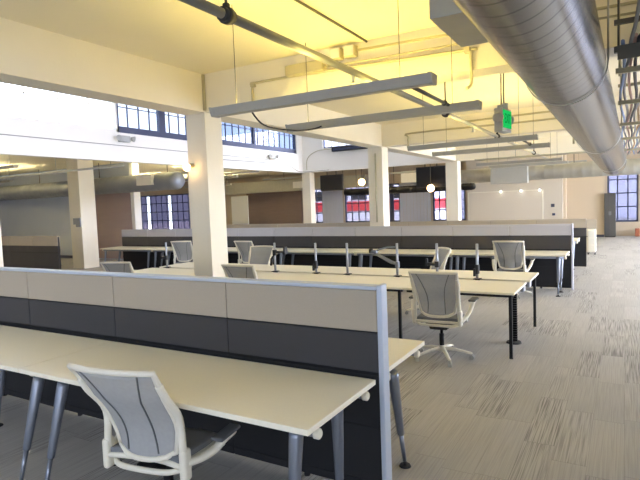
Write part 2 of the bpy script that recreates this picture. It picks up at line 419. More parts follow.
# ------------------------------------------------------------------ desks with tapered silver legs
def leg_mb(x, y0, y1):
    b = MB()
    P = lambda t: (x, y0+(y1-y0)*t, .69-.67*t)
    b.tube([P(0), P(.05), P(.66), P(.67)], [.034, .036, .024, .021], 14)
    b.tube([P(.66), P(.97)], [.015, .013], 12)
    return b
def desk(label, xc, yc, w, d=.76, rot=0, legs=None, group=None):
    t = thing('desk', label, 'desk', (xc, yc, 0), rot, group)
    MB().span(-w/2+.002, w/2-.002, -d/2, d/2, .705, .735, .003).build('desktop', 'laminate', t)
    for s in (-1, 1):
        r = MB().cyl((-w/2+.03, s*.27, .672), (w/2-.03, s*.27, .672), .02).build('rail', 'leg', t)
        for e in (-1, 1):
            q = MB(); q.tube([(e*(w/2-.034), s*.27, .672), (e*(w/2-.03), s*.27, .672), (e*(w/2-.006), s*.27, .672), (e*(w/2), s*.27, .672)], [.02, .026, .026, .019], 14)
            q.build('end_cap', 'chair_white', r)
    if not legs: legs = [(x, a, b_) for x in (-w/2+.13, w/2-.13) for a, b_ in ((-.27, -.37), (.25, .09))]
    if 1:
        for x, y0, y1 in legs:
            l = leg_mb(x, y0, y1).build('leg', 'leg', t)
            q = MB().cyl((x, y1, .0), (x, y1, .012), .04, .034, 18); q.cyl((x, y1, .012), (x, y1, .03), .012)
            q.build('foot_disc', 'dark_rubber', l)
    return t
desk('cream desk with the nearest mesh chair pulled up to it', -2.389, 2.36, 2.282, legs=[(-.98, -.34, -.52), (-.72, -.34, -.52), (-.70, .10, .0), (1.03, -.31, -.40), (1.03, .10, .10)])
desk('cream desk at the left frame edge, next to the chair desk', -4.675, 2.36, 2.282, legs=[(-1.0, -.3, -.5), (-.7, .1, .0), (.25, -.3, -.5), (.1, .1, .0)])
desk('cream desk on the far side of the nearest partition, its end showing past the post', -2.40, 3.26, 2.27, .80, PI, legs=[(-1.135, .23, .06), (-.5, -.27, -.37), (1.0, -.27, -.37), (1.0, .23, .06)])
G1 = 'desks along the lilac-grey partition'
FD = ['cream desk with a mesh chair at the right end of the lilac-grey partition',
      'second desk from the right end of the lilac-grey partition',
      'third desk from the right end of the lilac-grey partition',
      'cream desk at lilac-grey partition seen just right of the nearest column',
      'desk at lilac-grey partition hidden mostly behind the nearest column',
      'leftmost desk at lilac-grey partition, its end standing beside the low aisle']
for k in range(6):
    desk(FD[k], -.87-2.05*(k+.5), 10.34, 2.045, .76, group=G1)
desk('desk end showing between the lilac-grey partition and the cream-topped one', -1.95, 13.68, 2.05, .76)

# ------------------------------------------------------------------ middle benching with black legs
def bench(label, x1, yc, w, d, side, group, last=False):
    """one benching table; side -1 = its outer edge towards the camera"""
    t = thing('benching_table', label, 'table', (x1-w/2, yc, 0), 0, group)
    MB().span(-w/2+.002, w/2-.002, -d/2, d/2, .71, .735, .003).build('tabletop', 'laminate', t)
    q = MB(); q.span(-w/2+.03, w/2-.03, side*(d/2-.1)-.02, side*(d/2-.1)+.02, .67, .708); q.span(-w/2+.03, w/2-.03, -side*(d/2-.1)-.02, -side*(d/2-.1)+.02, .67, .708)
    q.span(w/2-.1, w/2-.06, -d/2+.1, d/2-.1, .67, .708); q.span(-w/2+.06, -w/2+.1, -d/2+.1, d/2-.1, .67, .708)
    q.build('under_frame', 'black_metal', t)
    MB().span(w/2-.05, w/2-.01, -side*(d/2-.02), -side*(d/2-.16), .64, .709, .004).build('end_bracket', 'silver', t)
    for x in ((w/2-.05, -w/2+.05) if last else (w/2-.05,)):
        MB().span(x-.017, x+.017, side*(d/2-.05)-.017, side*(d/2-.05)+.017, .012, .71, .003).build('leg', 'black_metal', t)
        MB().cyl((x, side*(d/2-.05), 0), (x, side*(d/2-.05), .012), .02).build('foot', 'dark_rubber', t)
    return t
NB = ['near-side benching table end with the wheeled mesh chair tucked in front', 'near-side benching table, second from the aisle end',
      'near-side benching table in the middle of its row', 'near-side benching table with a chair back just right of the nearest column', 'near-side benching table at the left end, beyond the nearest column']
FB = ['far-side benching table at the aisle end, behind the two rightmost monitor poles', 'far-side benching table, second from the aisle end',
      'far-side benching table in the middle of its row', 'far-side benching table where the chair faces the camera', 'far-side benching table at the left end, beyond the nearest column']
for k in range(5):
    bench(NB[k], -1.02-1.28*k, 6.283, 1.28, .83, -1, 'near row of the middle benching', k == 4)
    bench(FB[k], -1.0-1.28*k, 7.215, 1.28, .75, 1, 'far row of the middle benching', k == 4)
rz = thing('cable_riser', 'dark ribbed cable riser standing under the end of the middle tables', 'cable riser', (-1.16, 6.60, 0))
b = MB()
for k in range(22): b.box((0, 0, .04+k*.029), (.085, .05, .024), .004)
b.cyl((0, 0, .02), (0, 0, .68), .016); b.build('spine', 'black_metal', rz)
MB().cyl((0, 0, 0), (0, 0, .02), .09, .08, 20).build('base', 'dark_rubber', rz)
tag(MB().span(-7.3, -1.2, 6.715, 6.735, .60, .70).span(-7.3, -1.2, 6.715, 6.825, .60, .612).span(-7.3, -1.2, 6.81, 6.825, .60, .70).build('cable_tray', 'black_metal'),
    'black cable trough in the gap between the two middle table rows', 'cable trough')

# monitor poles
def mpole(x, label, arm=0, top=1.19, y=6.775):
    t = thing('monitor_pole', label, 'monitor pole', (x, y, .735), 0, 'monitor poles on the middle benching')
    q = MB().box((0, 0, .006), (.09, .1, .012), .004); q.box((0, -.0, -.03), (.05, .05, .06)); q.build('clamp_base', 'black_metal', t)
    MB().cyl((0, 0, .012), (0, 0, top-.735), .017, seg=14).build('pole', 'silver', t)
    if arm == 1:
        q = MB().box((0, 0, .30), (.055, .055, .09), .008); q.tube([(0, 0, .31), (.16, .05, .31)], .017); q.box((.17, .05, .33), (.03, .09, .12), .008)
        q.tube([(0, 0, .27), (-.05, -.03, .2), (-.06, -.03, .1)], .018); q.build('monitor_arm', 'black_box', t)
    if arm == 2:
        q = MB().box((0, 0, .16), (.055, .055, .09), .008); q.tube([(0, 0, .17), (-.1, .03, .19), (-.36, .06, .31)], [.02, .026, .022]); q.box((-.38, .06, .33), (.11, .06, .05), .01)
        q.tube([(-.36, .06, .34), (-.15, .05, .40), (-.05, .05, .40)], .012)
        q.build('monitor_arm', 'leg', t); MB().box((-.42, .06, .34), (.05, .06, .06), .01).build('tilt_head', 'black_box', t)
    if arm == 3:
        q = MB().box((0, -.005, .13), (.05, .05, .12), .008); q.box((-.03, -.02, .09), (.03, .04, .1), .006); q.build('cable_clip', 'black_box', t)
    if arm == 4:
        q = MB().box((0, 0, .18), (.055, .055, .08), .008); q.tube([(0, 0, .18), (-.14, .03, .18)], .022); q.box((-.15, .03, .2), (.03, .05, .1), .006); q.build('monitor_arm', 'black_box', t)
    return t
mpole(-1.625, 'monitor pole nearest the aisle end, with a black clip', 3)
mpole(-2.15, 'second monitor pole from the aisle end, with a stub of black arm', 4)
mpole(-2.71, 'monitor pole with a long grey arm slanting left', 2)
mpole(-3.484, 'bare silver monitor pole between the grey slanting arm and the black clip', 0)
mpole(-4.014, 'monitor pole with a black clip low on its left', 3)
mpole(-4.76, 'monitor pole with a black arm bracket right of the nearest column', 1)
mpole(-7.13, 'monitor pole left of the nearest column', 4)

# ------------------------------------------------------------------ mesh task chairs
def make_chair(label, loc, rotz, recl=0., arm_drop=0., zb=.50, group='white mesh task chairs'):
    t = thing('mesh_task_chair', label, 'chair', loc, rotz, group)
    hw = lambda v: .165+.05*min(1, v/.35)**.8*.9+.045*v**2
    def bk(u, v, out=1.):
        s = (u*2-1)
        y = -.20+.05*math.sin(min(1, v*1.5)*PI)*.6-.15*v*v-recl*v
        return (s*hw(v)*out, y+.05*s*s, zb+(1.0-zb)*v)
    MB().surf(lambda u, v: bk(u, .03+.95*v), 14, 18, .006).build('backrest', 'chair_mesh', t)
    # dark seam tapes running down the mesh
    q = MB()
    for s in (-1, 1):
        pts = [bk(.5+s*(.36-.19*math.sin(min(1, (1-v)*1.25)*PI*.5)+.13*(1-v)**3), v) for v in [k/12 for k in range(1, 13)]]
        q.tube([(x, y-.005, z) for x, y, z in pts], .0045, 6)
    q.build('seam_tape', 'stripe', t)
    # frame: top bar, sides and lower U
    q = MB()
    L = [bk(0, v) for v in [k/10 for k in range(1, 11)]]; R = [bk(1, v) for v in [k/10 for k in range(1, 11)]]
    bot = [bk(u, .02+.07*abs(2*u-1)**4) for u in [k/8 for k in range(0, 9)]]
    loop = L[::-1]+bot[0:]+R
    loop = loop+[bk(1-k/8, 1.0+.012*math.sin(PI*k/8)) for k in range(1, 8)]
    q.tube(loop, .016, 10, closed=True)
    for s in (0, 1):
        sg = s*2-1
        a = bk(s, .72); j = (sg*.245, -.175, .50)
        q.tube(smooth([bk(s, .86), (a[0]+sg*.012, a[1]-.002, a[2]), (sg*.238, -.185, .70), j, (sg*.235, -.13, .42)], 5), .02, 10)
        q.box((sg*.25, -.172, zb), (.042, .07, .17), .019, seg=4)
    q.tube(smooth([(-.235, -.13, .42), (-.16, -.20, .415), (0, -.225, .42), (.16, -.20, .415), (.235, -.13, .42)], 6), .015, 10)
    q.build('back_frame', 'chair_white', t)
    # seat
    def st(u, v):
        s = u*2-1; y = -.14+.41*v
        w = .22+.02*math.sin(v*PI)
        yy = y - (.05*s*s if v < .3 else 0)*(1-v/.3 if v < .3 else 0) - .05*abs(s)**3*v
        return (s*w, yy, .445+.012*s*s-.07*max(0, v-.72)**2*9+.012*(1-v))
    MB().surf(st, 12, 14, .045).build('seat', 'chair_seat', t)
    q = MB()
    per = [st(0, k/10) for k in range(10)]+[st(k/8, 1) for k in range(8)]+[st(1, 1-k/10) for k in range(10)]+[st(1-k/8, 0) for k in range(8)]
    q.tube([(x*1.02, y, z-.018) for x, y, z in per], .016, 8, closed=True)
    q.build('seat_frame', 'chair_white', t)
    MB().box((0, -.02, .375), (.2, .26, .05), .02).box((0, -.02, .40), (.34, .05, .04), .01).build('tilt_mechanism', 'dark_rubber', t)
    for s in (-1, 1):
        zt = .665-arm_drop
        a = MB().tube(smooth([(s*.25, -.16, .46), (s*.29, -.08, .50-.3*arm_drop), (s*.32, .0, .57-.7*arm_drop), (s*.335, .06, zt-.025), (s*.34, .15, zt-.014)], 5), [.026]*21, 10, flat=.8)
        a = a.build('armrest', 'chair_white', t)
        MB().box((s*.335, .09, zt), (.075, .20, .022), .01, seg=3).build('arm_pad', 'stripe', a)
    MB().cyl((0, 0, .12), (0, 0, .28), .027).cyl((0, 0, .28), (0, 0, .38), .016).build('gas_lift', 'black_metal', t)
    q = MB().cyl((0, 0, .085), (0, 0, .15), .042, .034, 16)
    for k in range(5):
        a = .2+2*PI*k/5; c, s = math.cos(a), math.sin(a)
        q.tube([(c*.03, s*.03, .115), (c*.15, s*.15, .105), (c*.305, s*.305, .072), (c*.325, s*.325, .066)], [.028, .022, .017, .012], 10, flat=.8)
    q.build('star_base', 'chair_white', t)
    for k in range(5):
        a = .2+2*PI*k/5; c, s = math.cos(a)*.32, math.sin(a)*.32
        w = MB()
        for e in (-1, 1):
            d = Vector((math.cos(a+1.3), math.sin(a+1.3), 0))*.013*e
            w.cyl(Vector((c, s, .027))+d*.6, Vector((c, s, .027))+d*1.5, .027, seg=14)
        w.box((c, s, .045), (.022, .022, .04), .005); w.build('caster', 'grey_paint', t)
    return t
ch = make_chair('white and grey mesh chair at the nearest desk, seat cut by the lower frame edge', (-2.22, 2.03, 0), .15, recl=.085, arm_drop=.14, zb=.455)
ch0 = make_chair('white mesh chair with full wheeled base in front of the middle tables', (-1.76, 5.66, 0), .03)
dup(ch0, (-1.74, 9.80, 0), -.02, 'mesh chair at the far desk right beside the aisle')
dup(ch0, (-2.66, 7.84, 0), 2.2, 'pale mesh chair behind the second monitor pole from the aisle')
dup(ch0, (-5.95, 7.81, 0), PI+.1, 'mesh chair facing the camera, right of the nearest column', None)
dup(ch0, (-4.42, 5.72, 0), .0, 'chair whose back just clears the nearest partition, right of the column')
dup(ch0, (-7.42, 9.66, 0), -.05, 'mesh chair at the far desks, right of the nearest column')
dup(ch0, (-9.35, 9.55, 0), .35, 'white mesh chair at the far desks, left of the nearest column')
dup(ch0, (-6.75, 5.6, -.0), .25, 'chair back just clearing the nearest partition, left of the column')

# white pedestal and cabinet
pd = thing('pedestal', 'small white pedestal on dark casters at the end of the farthest partition', 'pedestal', (-.83, 17.5, 0))
MB().span(-.1, .1, -.25, .25, .07, .72, .006).build('body', 'chair_white', pd)
q = MB(); 
for k in range(3): q.span(-.09, .09, -.262, -.249, .10+k*.205, .29+k*.205, .004)
q.build('drawer_fronts', 'edge_white', pd)
for sx in (-1, 1):
    for sy in (-1, 1): MB().cyl((sx*.09-.015, sy*.2, .035), (sx*.09+.015, sy*.2, .035), .035).build('caster', 'dark_rubber', pd)
cb = thing('cabinet', 'tall dark grey cabinet standing beside the right-hand far window', 'cabinet', (-.505, 24.6, 0))
MB().span(-.205, .205, -.2, .2, .03, 1.79, .006).build('body', 'dark_cabinet', cb)
for s in (-1, 1):
    d = MB().span(min(0, s*.2)+.004, max(0, s*.2)-.004, -.22, -.2, .06, 1.77, .004).build('door', 'dark_cabinet', cb)
    MB().span(s*.03-.006, s*.03+.006, -.238, -.219, .9, 1.05, .003).build('handle', 'silver', d)
MB().span(-.19, .19, -.18, .18, 0, .03).build('plinth', 'black_metal', cb)
tag(MB().box((.46, 24.9, .16), (.16, .3, .32), .02).build('crate', 'orange'), 'small brown crate on the floor at the right frame edge', 'crate')

# ------------------------------------------------------------------ boards and wall things
wb = thing('whiteboard', 'wide cream whiteboard on the pale wall beyond the partitions', 'whiteboard', (-4.33, 23.78, 0))
MB().span(-1.68, 1.35, -.01, .01, .75, 2.02).build('board', 'whiteboard', wb)
MB().span(-1.72, -1.68, -.018, .018, .73, 2.05).span(1.35, 1.39, -.018, .018, .73, 2.05).span(-1.72, 1.39, -.018, .018, 2.02, 2.05).span(-1.72, 1.39, -.018, .018, .72, .75).build('frame', 'edge_white', wb)
for x, lb in ((-4.63, 'leftmost of three small bright dots over the whiteboard'), (-3.80, 'middle of three small bright dots over the whiteboard'), (-3.07, 'rightmost of three small bright dots over the whiteboard')):
    l = thing('bright_dot', lb, 'wall lamp', (x, 23.76, 2.03), 0, 'bright dots over the whiteboard')
    MB().ball((0, -.06, 0), .03).build('glow_ball', 'spot', l); MB().cyl((0, -.03, .03), (0, .0, .03), .03).build('socket', 'silver', l)  # small glowing white ball on a silver stub
tag(MB().span(-2.64, -2.5, 23.77, 23.799, 1.30, 1.44, .01).build('thermostat', 'dark_metal'), 'small dark wall box on pale wall right of the whiteboard', 'wall box')
tag(MB().span(-2.6, -2.48, 23.77, 23.799, .95, 1.05, .01).build('wall_socket', 'dark_metal'), 'small dark socket low beneath the wall box', 'socket')
q = MB().span(-15.18, -14.96, 10.665, 10.699, 1.34, 1.62).span(-15.30, -15.18, 10.665, 10.699, 1.42, 1.62)
tag(q.build('column_plaque', 'plaque'), 'small grey plaque fixed on the cream aisle column', 'plaque')
ws = thing('display_board', 'tall white display board leaning by the brown boarded wall', 'board', (-18.5, 23.2, 0), -.12)
MB().span(-.68, .62, -.02, .02, .25, 2.4, .01).build('panel', 'white_gloss', ws)
for s in (-.5, .45): MB().span(s-.02, s+.02, -.25, .25, 0, .04).span(s-.02, s+.02, -.02, .02, 0, .3).build('foot', 'silver', ws)
for x0, x1, lb in ((-14.3, -13.05, 'grey vertical blind left of the red bus view'), (-9.8, -8.2, 'grey vertical blind between the two nearest columns beyond')):
    q = MB(); n = 9
    for k in range(n): q.box((x0+(x1-x0)*(k+.5)/n, 25.08, 1.66), ((x1-x0)/n*.9, .012, 1.86), 0, Matrix.Rotation(.35, 3, 'Z'))
    bl = thing('vertical_blind', lb, 'blind', (0, 0, 0), 0, 'grey vertical blinds')
    q.build('slats', 'blind', bl); MB().span(x0, x1, 25.03, 25.12, 2.6, 2.68).build('head_rail', 'silver', bl)

# hanging screens under the back spandrel
for x0, x1, z0, z1, lb in ((-10.62, -9.6, 2.30, 2.93, 'black hanging screen between the corner column and the second column'), (-6.58, -5.48, 2.23, 2.98, 'black hanging screen just left of the third column')):
    t = thing('hanging_screen', lb, 'screen', ((x0+x1)/2, 18.55, 0), 0, 'black hanging screens')
    w = (x1-x0)/2
    MB().span(-w, w, -.05, .04, z0, z1, .01).build('casing', 'black_box', t)
    MB().span(-w+.04, w-.04, -.056, -.049, z0+.04, z1-.04).build('display', 'black_metal', t)
    for e in (-.4, .4): MB().cyl((w*e, 0, z1-.02), (w*e, 0, CZ), .018).build('hanger', 'thin_dark', t)
ht = thing('bar_heater', 'long black bar heater under the white clerestory window', 'heater', (-8.9, 17.86, 3.84))
MB().box((0, 0, 0), (1.55, .14, .17), .03).build('body', 'black_box', ht)
MB().box((0, -.075, -.01), (1.4, .012, .08), .0).build('grille', 'dark_metal', ht)
for s in (-.6, .6): MB().box((s, .1, .0), (.05, .1, .08)).build('bracket', 'silver', ht)

# small lamps on the spandrels, globes on columns
for y, z, lb in ((9.3, 3.62, 'grey twin-head emergency light on white spandrel, in the glare'), (15.85, 3.56, 'grey emergency light on white spandrel right of the nearest column')):
    t = thing('emergency_light', lb, 'emergency light', (BAYL+.1, y, z), 0, 'emergency lights on the spandrel')
    MB().box((.05, 0, 0), (.1, .34, .16), .02).build('housing', 'grey_paint', t)
    for s in (-1, 1): MB().tube([(.08, s*.2, .02), (.15, s*.24, .0)], [.05, .075]).build('lamp_head', 'grey_paint', t)
for x, y, z, r, lb, ym in ((-5.13, 5.33, 2.33, .05, 'glowing globe lamp on the left face of the nearest column', 5.449), (-8.7, 18.35, 2.56, .13, 'glowing globe lamp right of the left hanging screen', None), (-5.99, 18.35, 2.2, .13, 'glowing globe lamp under the right hanging screen', None)):
    t = thing('globe_lamp', lb, 'globe lamp', (x, y, z), 0, 'small warm globe lamps')
    MB().ball((0, 0, 0), r, seg=18).build('globe', 'globe', t)
    if ym: MB().cyl((0, .03, .03), (0, ym-y, .03), .03).build('bracket', 'conduit', t)
    else: MB().cyl((0, 0, r*.8), (0, 0, CZ-z), .012).cyl((0, 0, r*.75), (0, 0, r*1.2), .05).build('stem', 'thin_dark', t)

# ------------------------------------------------------------------ ceiling services
def pendant(label, x0, x1, y, z=2.6, lamp='lamp', group='linear pendant uplights'):
    t = thing('linear_pendant', label, 'pendant light', ((x0+x1)/2, y, z), 0, group)
    h = (x1-x0)/2
    MB().prism([(-.075, .07), (-.045, 0), (.045, 0), (.075, .07), (.068, .07), (.04, .008), (-.04, .008), (-.068, .07)], 'X', -h, h).build('housing', 'grey_paint', t)
    for s in (-1, 1): MB().prism([(-.078, .074), (-.047, -.004), (.047, -.004), (.078, .074)], 'X', s*h-.012, s*h+.012).build('end_plate', 'grey_paint', t)
    MB().cyl((-h+.08, 0, .045), (h-.08, 0, .045), .016, seg=8).build('lamp_tube', lamp, t)
    for s in (-1, 1): MB().cyl((s*(h-.25), 0, .008), (s*(h-.25), 0, CZ-z), .003, seg=6).build('suspension_rod', 'thin_dark', t)
    return t
PL = [(-3.25, -1.2, 3.78, 'linear uplight pendant nearest over the middle of the room'), (-3.3, -1.18, 5.10, 'linear uplight pendant just in front of the first cross beam'),
      (-3.1, -1.12, 8.42, 'linear uplight pendant beyond the exit sign, first of the far pair'), (-3.15, -1.12, 9.88, 'linear uplight pendant beyond the exit sign, second of the far pair'),
      (-3.3, -1.3, 13.95, 'distant linear uplight pendant before the third column'), (-3.3, -1.3, 15.4, 'most distant linear uplight pendant over the partitions')]
for x0, x1, y, lb in PL: pendant(lb, x0, x1, y)
for x0, x1, y, lb in ((-16.5, -13.0, 7.6, 'linear uplight in the low aisle left of the cream column'), (-15.1, -12.3, 13.0, 'linear uplight in the low aisle right of the cream column'),
                      (-22.5, -18.5, 10.6, 'added uplight brightening the grey wall in the low aisle'),  # no known fixture, added to lift the dark grey wall
                      (-16, -13, 16.2, 'linear uplight in the low aisle behind the nearest column'), (-14.2, -11.6, 19.6, 'linear uplight before the brown boarded wall'),
                      (-9.5, -7.2, 21.2, 'linear uplight behind the second column'), (-4.2, -1.2, 21.6, 'linear uplight before the whiteboard wall'), (-22, -19, 18.5, 'linear uplight behind the grey aisle wall'), (-20.8, -17.6, 21.4, 'added uplight brightening the white display board')):  # last entry is an added lamp to brighten the display board
    pendant(lb, x0, x1, y, 2.95, 'lamp_low', 'aisle uplights')
for x, y0, y1, lb in ((-1.45, 3.86, 5.02, 'thin conduit bridging the nearest pair of pendants'), (-1.4, 8.5, 9.8, 'thin conduit bridging the far pair of pendants')):
    tag(MB().cyl((x, y0, 2.66), (x, y1, 2.66), .016).ball((x, y0+.12, 2.66), .028).ball((x, y1-.12, 2.66), .028).build('conduit', 'thin_dark'), lb, 'conduit')

sp = thing('sprinkler_pipe', 'long grey sprinkler pipe running down the ceiling', 'pipe', (-2.235, 0, 3.006))
MB().cyl((0, YF+.05, 0), (0, 23.7, 0), .033, seg=18).build('pipe', 'pipe', sp)
for y in (2.757, 7.6, 11.18, 16.2):
    c = MB(); c.cyl((0, y-.05, 0), (0, y+.05, 0), .046, seg=18); c.cyl((0, y-.02, 0), (0, y+.02, 0), .056, seg=18); c.box((0, y, .055), (.04, .04, .05), .01); c = c.build('coupling', 'coupling', sp)
    MB().cyl((0, y, .08), (0, y, CZ-3.006), .010).build('hanger_rod', 'thin_dark', c)
for y in (4.6, 9.2, 13.4): MB().cyl((0, y, -.03), (0, y, -.1), .02, .012).cyl((0, y, -.1), (0, y, -.106), .03).build('sprinkler_head', 'silver', sp)
tag(MB().cyl((-2.465, 2.2, CZ-.014), (-2.465, 5.44, CZ-.014), .012).build('ceiling_conduit', 'thin_dark'), 'thin conduit fixed flat to the slab beside the sprinkler pipe', 'conduit')

def pipe_run(name, pts, r, m, label, cat='conduit', parts=()):
    o = MB().tube(pts, r, 8).build(name, m); tag(o, label, cat)
    for p in parts: MB().box(p, (.06, .05, .06), .008).build('fitting', m, o)
    return o
yf = 5.42
pipe_run('wall_conduit', smooth([(-4.04, yf, 3.0), (-4.04, yf, 3.27), (-3.99, yf, 3.305), (-3.2, yf, 3.30), (-1.42, yf, 3.25), (-1.33, yf, 3.24), (-1.325, yf, 3.18), (-1.325, yf, 2.92), (-1.36, yf-.05, 2.86)], 4), .016, 'conduit', 'painted conduit along the first beam with a drop at each end', parts=((-4.03, yf+.003, 3.29), (-1.36, yf+.003, 3.245)))
pipe_run('wall_conduit', [(-2.6, yf, 3.46), (-.2, yf, 3.40), (3, yf, 3.36)], .014, 'conduit', 'upper painted conduit running right from the square boxes on first beam')
pipe_run('wall_conduit', [(-3.0, yf, 3.34), (-2.4, yf, 3.33), (1.5, yf, 3.30)], .011, 'conduit', 'lower thin conduit beneath the square boxes on first beam')
jb = tag(MB().box((-3.245, 5.40, 3.36), (.51, .1, .12), .008).build('raceway_box', 'conduit'), 'long painted raceway cover on the first beam', 'raceway')
for x, lb in ((-2.82, 'square painted junction box next to the raceway on first beam'), (-2.645, 'square painted junction box farther right on first beam')):
    j = thing('junction_box', lb, 'junction box', (x, 5.40, 3.45), 0, 'junction boxes on the first beam')
    MB().box((0, 0, 0), (.135, .1, .125), .008).build('body', 'conduit', j); MB().box((0, -.055, 0), (.115, .012, .105), .004).build('cover', 'edge_white', j)
y2 = 11.37
pipe_run('wall_conduit', smooth([(-4.2, y2, 2.95), (-4.2, y2, 3.2), (-4.1, y2, 3.28), (-2.0, y2, 3.27), (-.95, y2, 3.27), (-.85, y2, 3.24), (-.85, y2, 3.1), (-.85, y2, 2.75)], 4), .02, 'conduit', 'painted conduit looping along the second cross beam behind the exit sign')
pipe_run('wall_conduit', smooth([(-3.0, y2, 3.4), (-.7, y2, 3.42), (-.62, y2, 3.36), (-.62, y2, 3.1), (-.55, y2, 2.98), (-.2, y2, 2.97)], 4), .02, 'conduit', 'upper bent conduit on the second cross beam near the duct')
for x, y0, y1, lb in ((-5.03, 5.442, 0, 'painted conduit on the corner of nearest column up to the slab'),):
    pipe_run('column_conduit', [(-4.85, 5.43, BZ+.02), (-4.85, 5.43, CZ-.01)], .022, 'conduit', lb)
pipe_run('column_conduit', [(-5.02, 11.36, 1.3), (-5.02, 11.36, 2.9)], .018, 'conduit', 'painted conduit running down the second column')
pipe_run('spandrel_conduit', [(BAYL+.108, 3, 3.45), (BAYL+.108, 16.8, 3.45)], .009, 'wire', 'thin wire line along the white spandrel', 'wire')
pipe_run('spandrel_conduit', smooth([(BAYL+.11, 12.2, 3.3), (BAYL+.11, 16.5, 3.32), (BAYL+.12, 17.6, 3.1), (BAYL+.35, 17.98, 3.08), (-9.9, 17.98, 3.09)], 4), .011, 'wire', 'wire dipping to the corner column along the spandrels', 'wire')
pipe_run('spandrel_conduit', smooth([(-10.9, 17.97, 3.15), (-10.85, 17.97, 3.6), (-10.4, 17.97, 3.86), (-9.7, 17.95, 3.88)], 5), .014, 'conduit', 'conduit curving up the back spandrel to the bar heater')

# exit sign
ex = thing('exit_sign', 'green lit EXIT sign with two lamp heads hanging on twin rods', 'exit sign', (-1.235, 6.5, 2.66), math.radians(-10))
MB().box((0, 0, 0), (.10, .28, .27), .01).build('housing', 'grey_paint', ex)
MB().box((.052, .0, .01), (.012, .25, .205), .004).build('lit_face', 'exit', ex)
cu = bpy.data.curves.new('exit_text', 'FONT'); cu.body = 'EXIT'; cu.size = .125; cu.extrude = .001; cu.align_x = 'CENTER'; cu.align_y = 'CENTER'
to = bpy.data.objects.new('tmp', cu); C.objects.link(to); bpy.context.view_layer.update()
me = bpy.data.meshes.new_from_object(to.evaluated_get(bpy.context.evaluated_depsgraph_get())); bpy.data.objects.remove(to)
me.materials.clear(); me.materials.append(M['exit_letter'])
lo = bpy.data.objects.new('lettering', me); C.objects.link(lo); lo.parent = ex
lo.matrix_local = Matrix.Translation((.0595, 0, .01)) @ Matrix(((0, 0, 1, 0), (.72, 0, 0, 0), (0, 1.25, 0, 0), (0, 0, 0, 1)))
for s in (-1, 1):
    MB().tube([(.0, s*.14, .02), (.01, s*.17, .02), (.03, s*.20, .015)], [.05, .062, .05], 14).build('lamp_head', 'grey_paint', ex)
MB().box((0, 0, .155), (.08, .14, .05), .01).box((.02, .03, .19), (.05, .06, .03), .006).build('canopy', 'grey_paint', ex)
for s in (-.04, .04): MB().cyl((0, s, .17), (0, s, CZ-2.66), .008).build('rod', 'thin_dark', ex)

# big spiral duct
def duct_mesh(p0, p1, r, pitch=.11, seg=40, tilt=.05, cap=True, rib=.007):
    b = MB(); p0 = Vector(p0); p1 = Vector(p1); d = p1-p0; Ln = d.length; t = d.normalized()
    n = Vector((0, 0, 1)); n = (n-t*n.dot(t)).normalized(); bb = t.cross(n)
    rows = []; k = 0; pos = 0
    prof = ((0, 0), (.78, 0), (.86, rib), (.94, rib))
    while pos < Ln-pitch:
        for f, dr in prof: rows.append((pos+f*pitch, r+dr))
        pos += pitch
    rows.append((pos, r))
    if cap: rows += [(pos+.05, r*.98), (pos+.12, r*.85), (pos+.16, r*.55), (pos+.175, .02)]
    rings = []
    for a, rr in rows:
        tl = tilt if a < pos else 0
        rings.append([b.bm.verts.new(p0+t*(a+tl*math.sin(2*PI*j/seg))+(n*math.cos(2*PI*j/seg)+bb*math.sin(2*PI*j/seg))*rr) for j in range(seg)])
    for i in range(len(rings)-1):
        for j in range(seg):
            f = b.bm.faces.new((rings[i][j], rings[i][(j+1) % seg], rings[i+1][(j+1) % seg], rings[i+1][j])); f.smooth = True
    b.bm.faces.new(rings[0][::-1]); b.bm.faces.new(rings[-1])
    return b
DR = .28
dx = lambda y: -.421+(y-3)*.0164; dz = lambda y: 2.783-(y-3)*.0269
du = thing('spiral_duct', 'huge silver spiral duct running down the ceiling at right', 'duct', (0, 0, 0))
duct_mesh((dx(-2.6), -2.6, dz(-2.6)), (dx(14.2), 14.2, dz(14.2)), DR, .15, 48, 0, True, .0).build('duct_body', 'galv', du)
for y in (4.5, 8.6, 12.9):
    a = MB(); a.tube([(dx(y)+math.cos(k*PI/14)*(DR+.012), y, dz(y)-math.sin(k*PI/14)*(DR+.012)) for k in range(15)], .005, 6, flat=1)
    a.cyl((dx(y)-DR-.012, y, dz(y)), (dx(y)-DR-.012, y, CZ), .008, seg=6).cyl((dx(y)+DR+.012, y, dz(y)), (dx(y)+DR+.012, y, CZ), .008, seg=6)
    a.build('hanger_strap', 'galv_dull', du)
tb = MB().span(-.965, -.55, 3.0, 3.67, 2.79, 3.1, .006); tb.build('takeoff_box', 'galv_dull', du)
# cross ducts in the distance
d2 = thing('cross_duct', 'pale round duct running across the far end under the slab', 'duct', (0, 0, 0))
duct_mesh((-6.6, 20.4, 2.62), (4.6, 20.0, 2.62), .26, .3, 28, 0, True).build('duct_body', 'galv_dull', d2)
MB().span(-4.2, -2.95, 19.7, 20.05, 2.26, 2.9, .01).build('square_collar', 'grey_paint', d2)
for x in (-5.5, -1.5, 2.5): MB().cyl((x, 20.2, 2.85), (x, 20.2, CZ), .012).build('hanger_rod', 'thin_dark', d2)
d3 = thing('cross_duct', 'dull grey round duct along the low aisle behind cream column', 'duct', (0, 0, 0))
duct_mesh((-30.8, 12.6, 2.72), (-12.4, 12.6, 2.72), .29, .35, 28, 0, True).build('duct_body', 'duct_grey', d3)
for x in (-28, -24, -20, -16.4, -13): MB().cyl((x, 12.6, 2.98), (x, 12.6, CZ), .012).build('hanger_rod', 'thin_dark', d3)
MB().span(-14.05, -13.35, 12.2, 12.34, 2.62, 2.95, .008).build('square_collar', 'white_wall', d3)
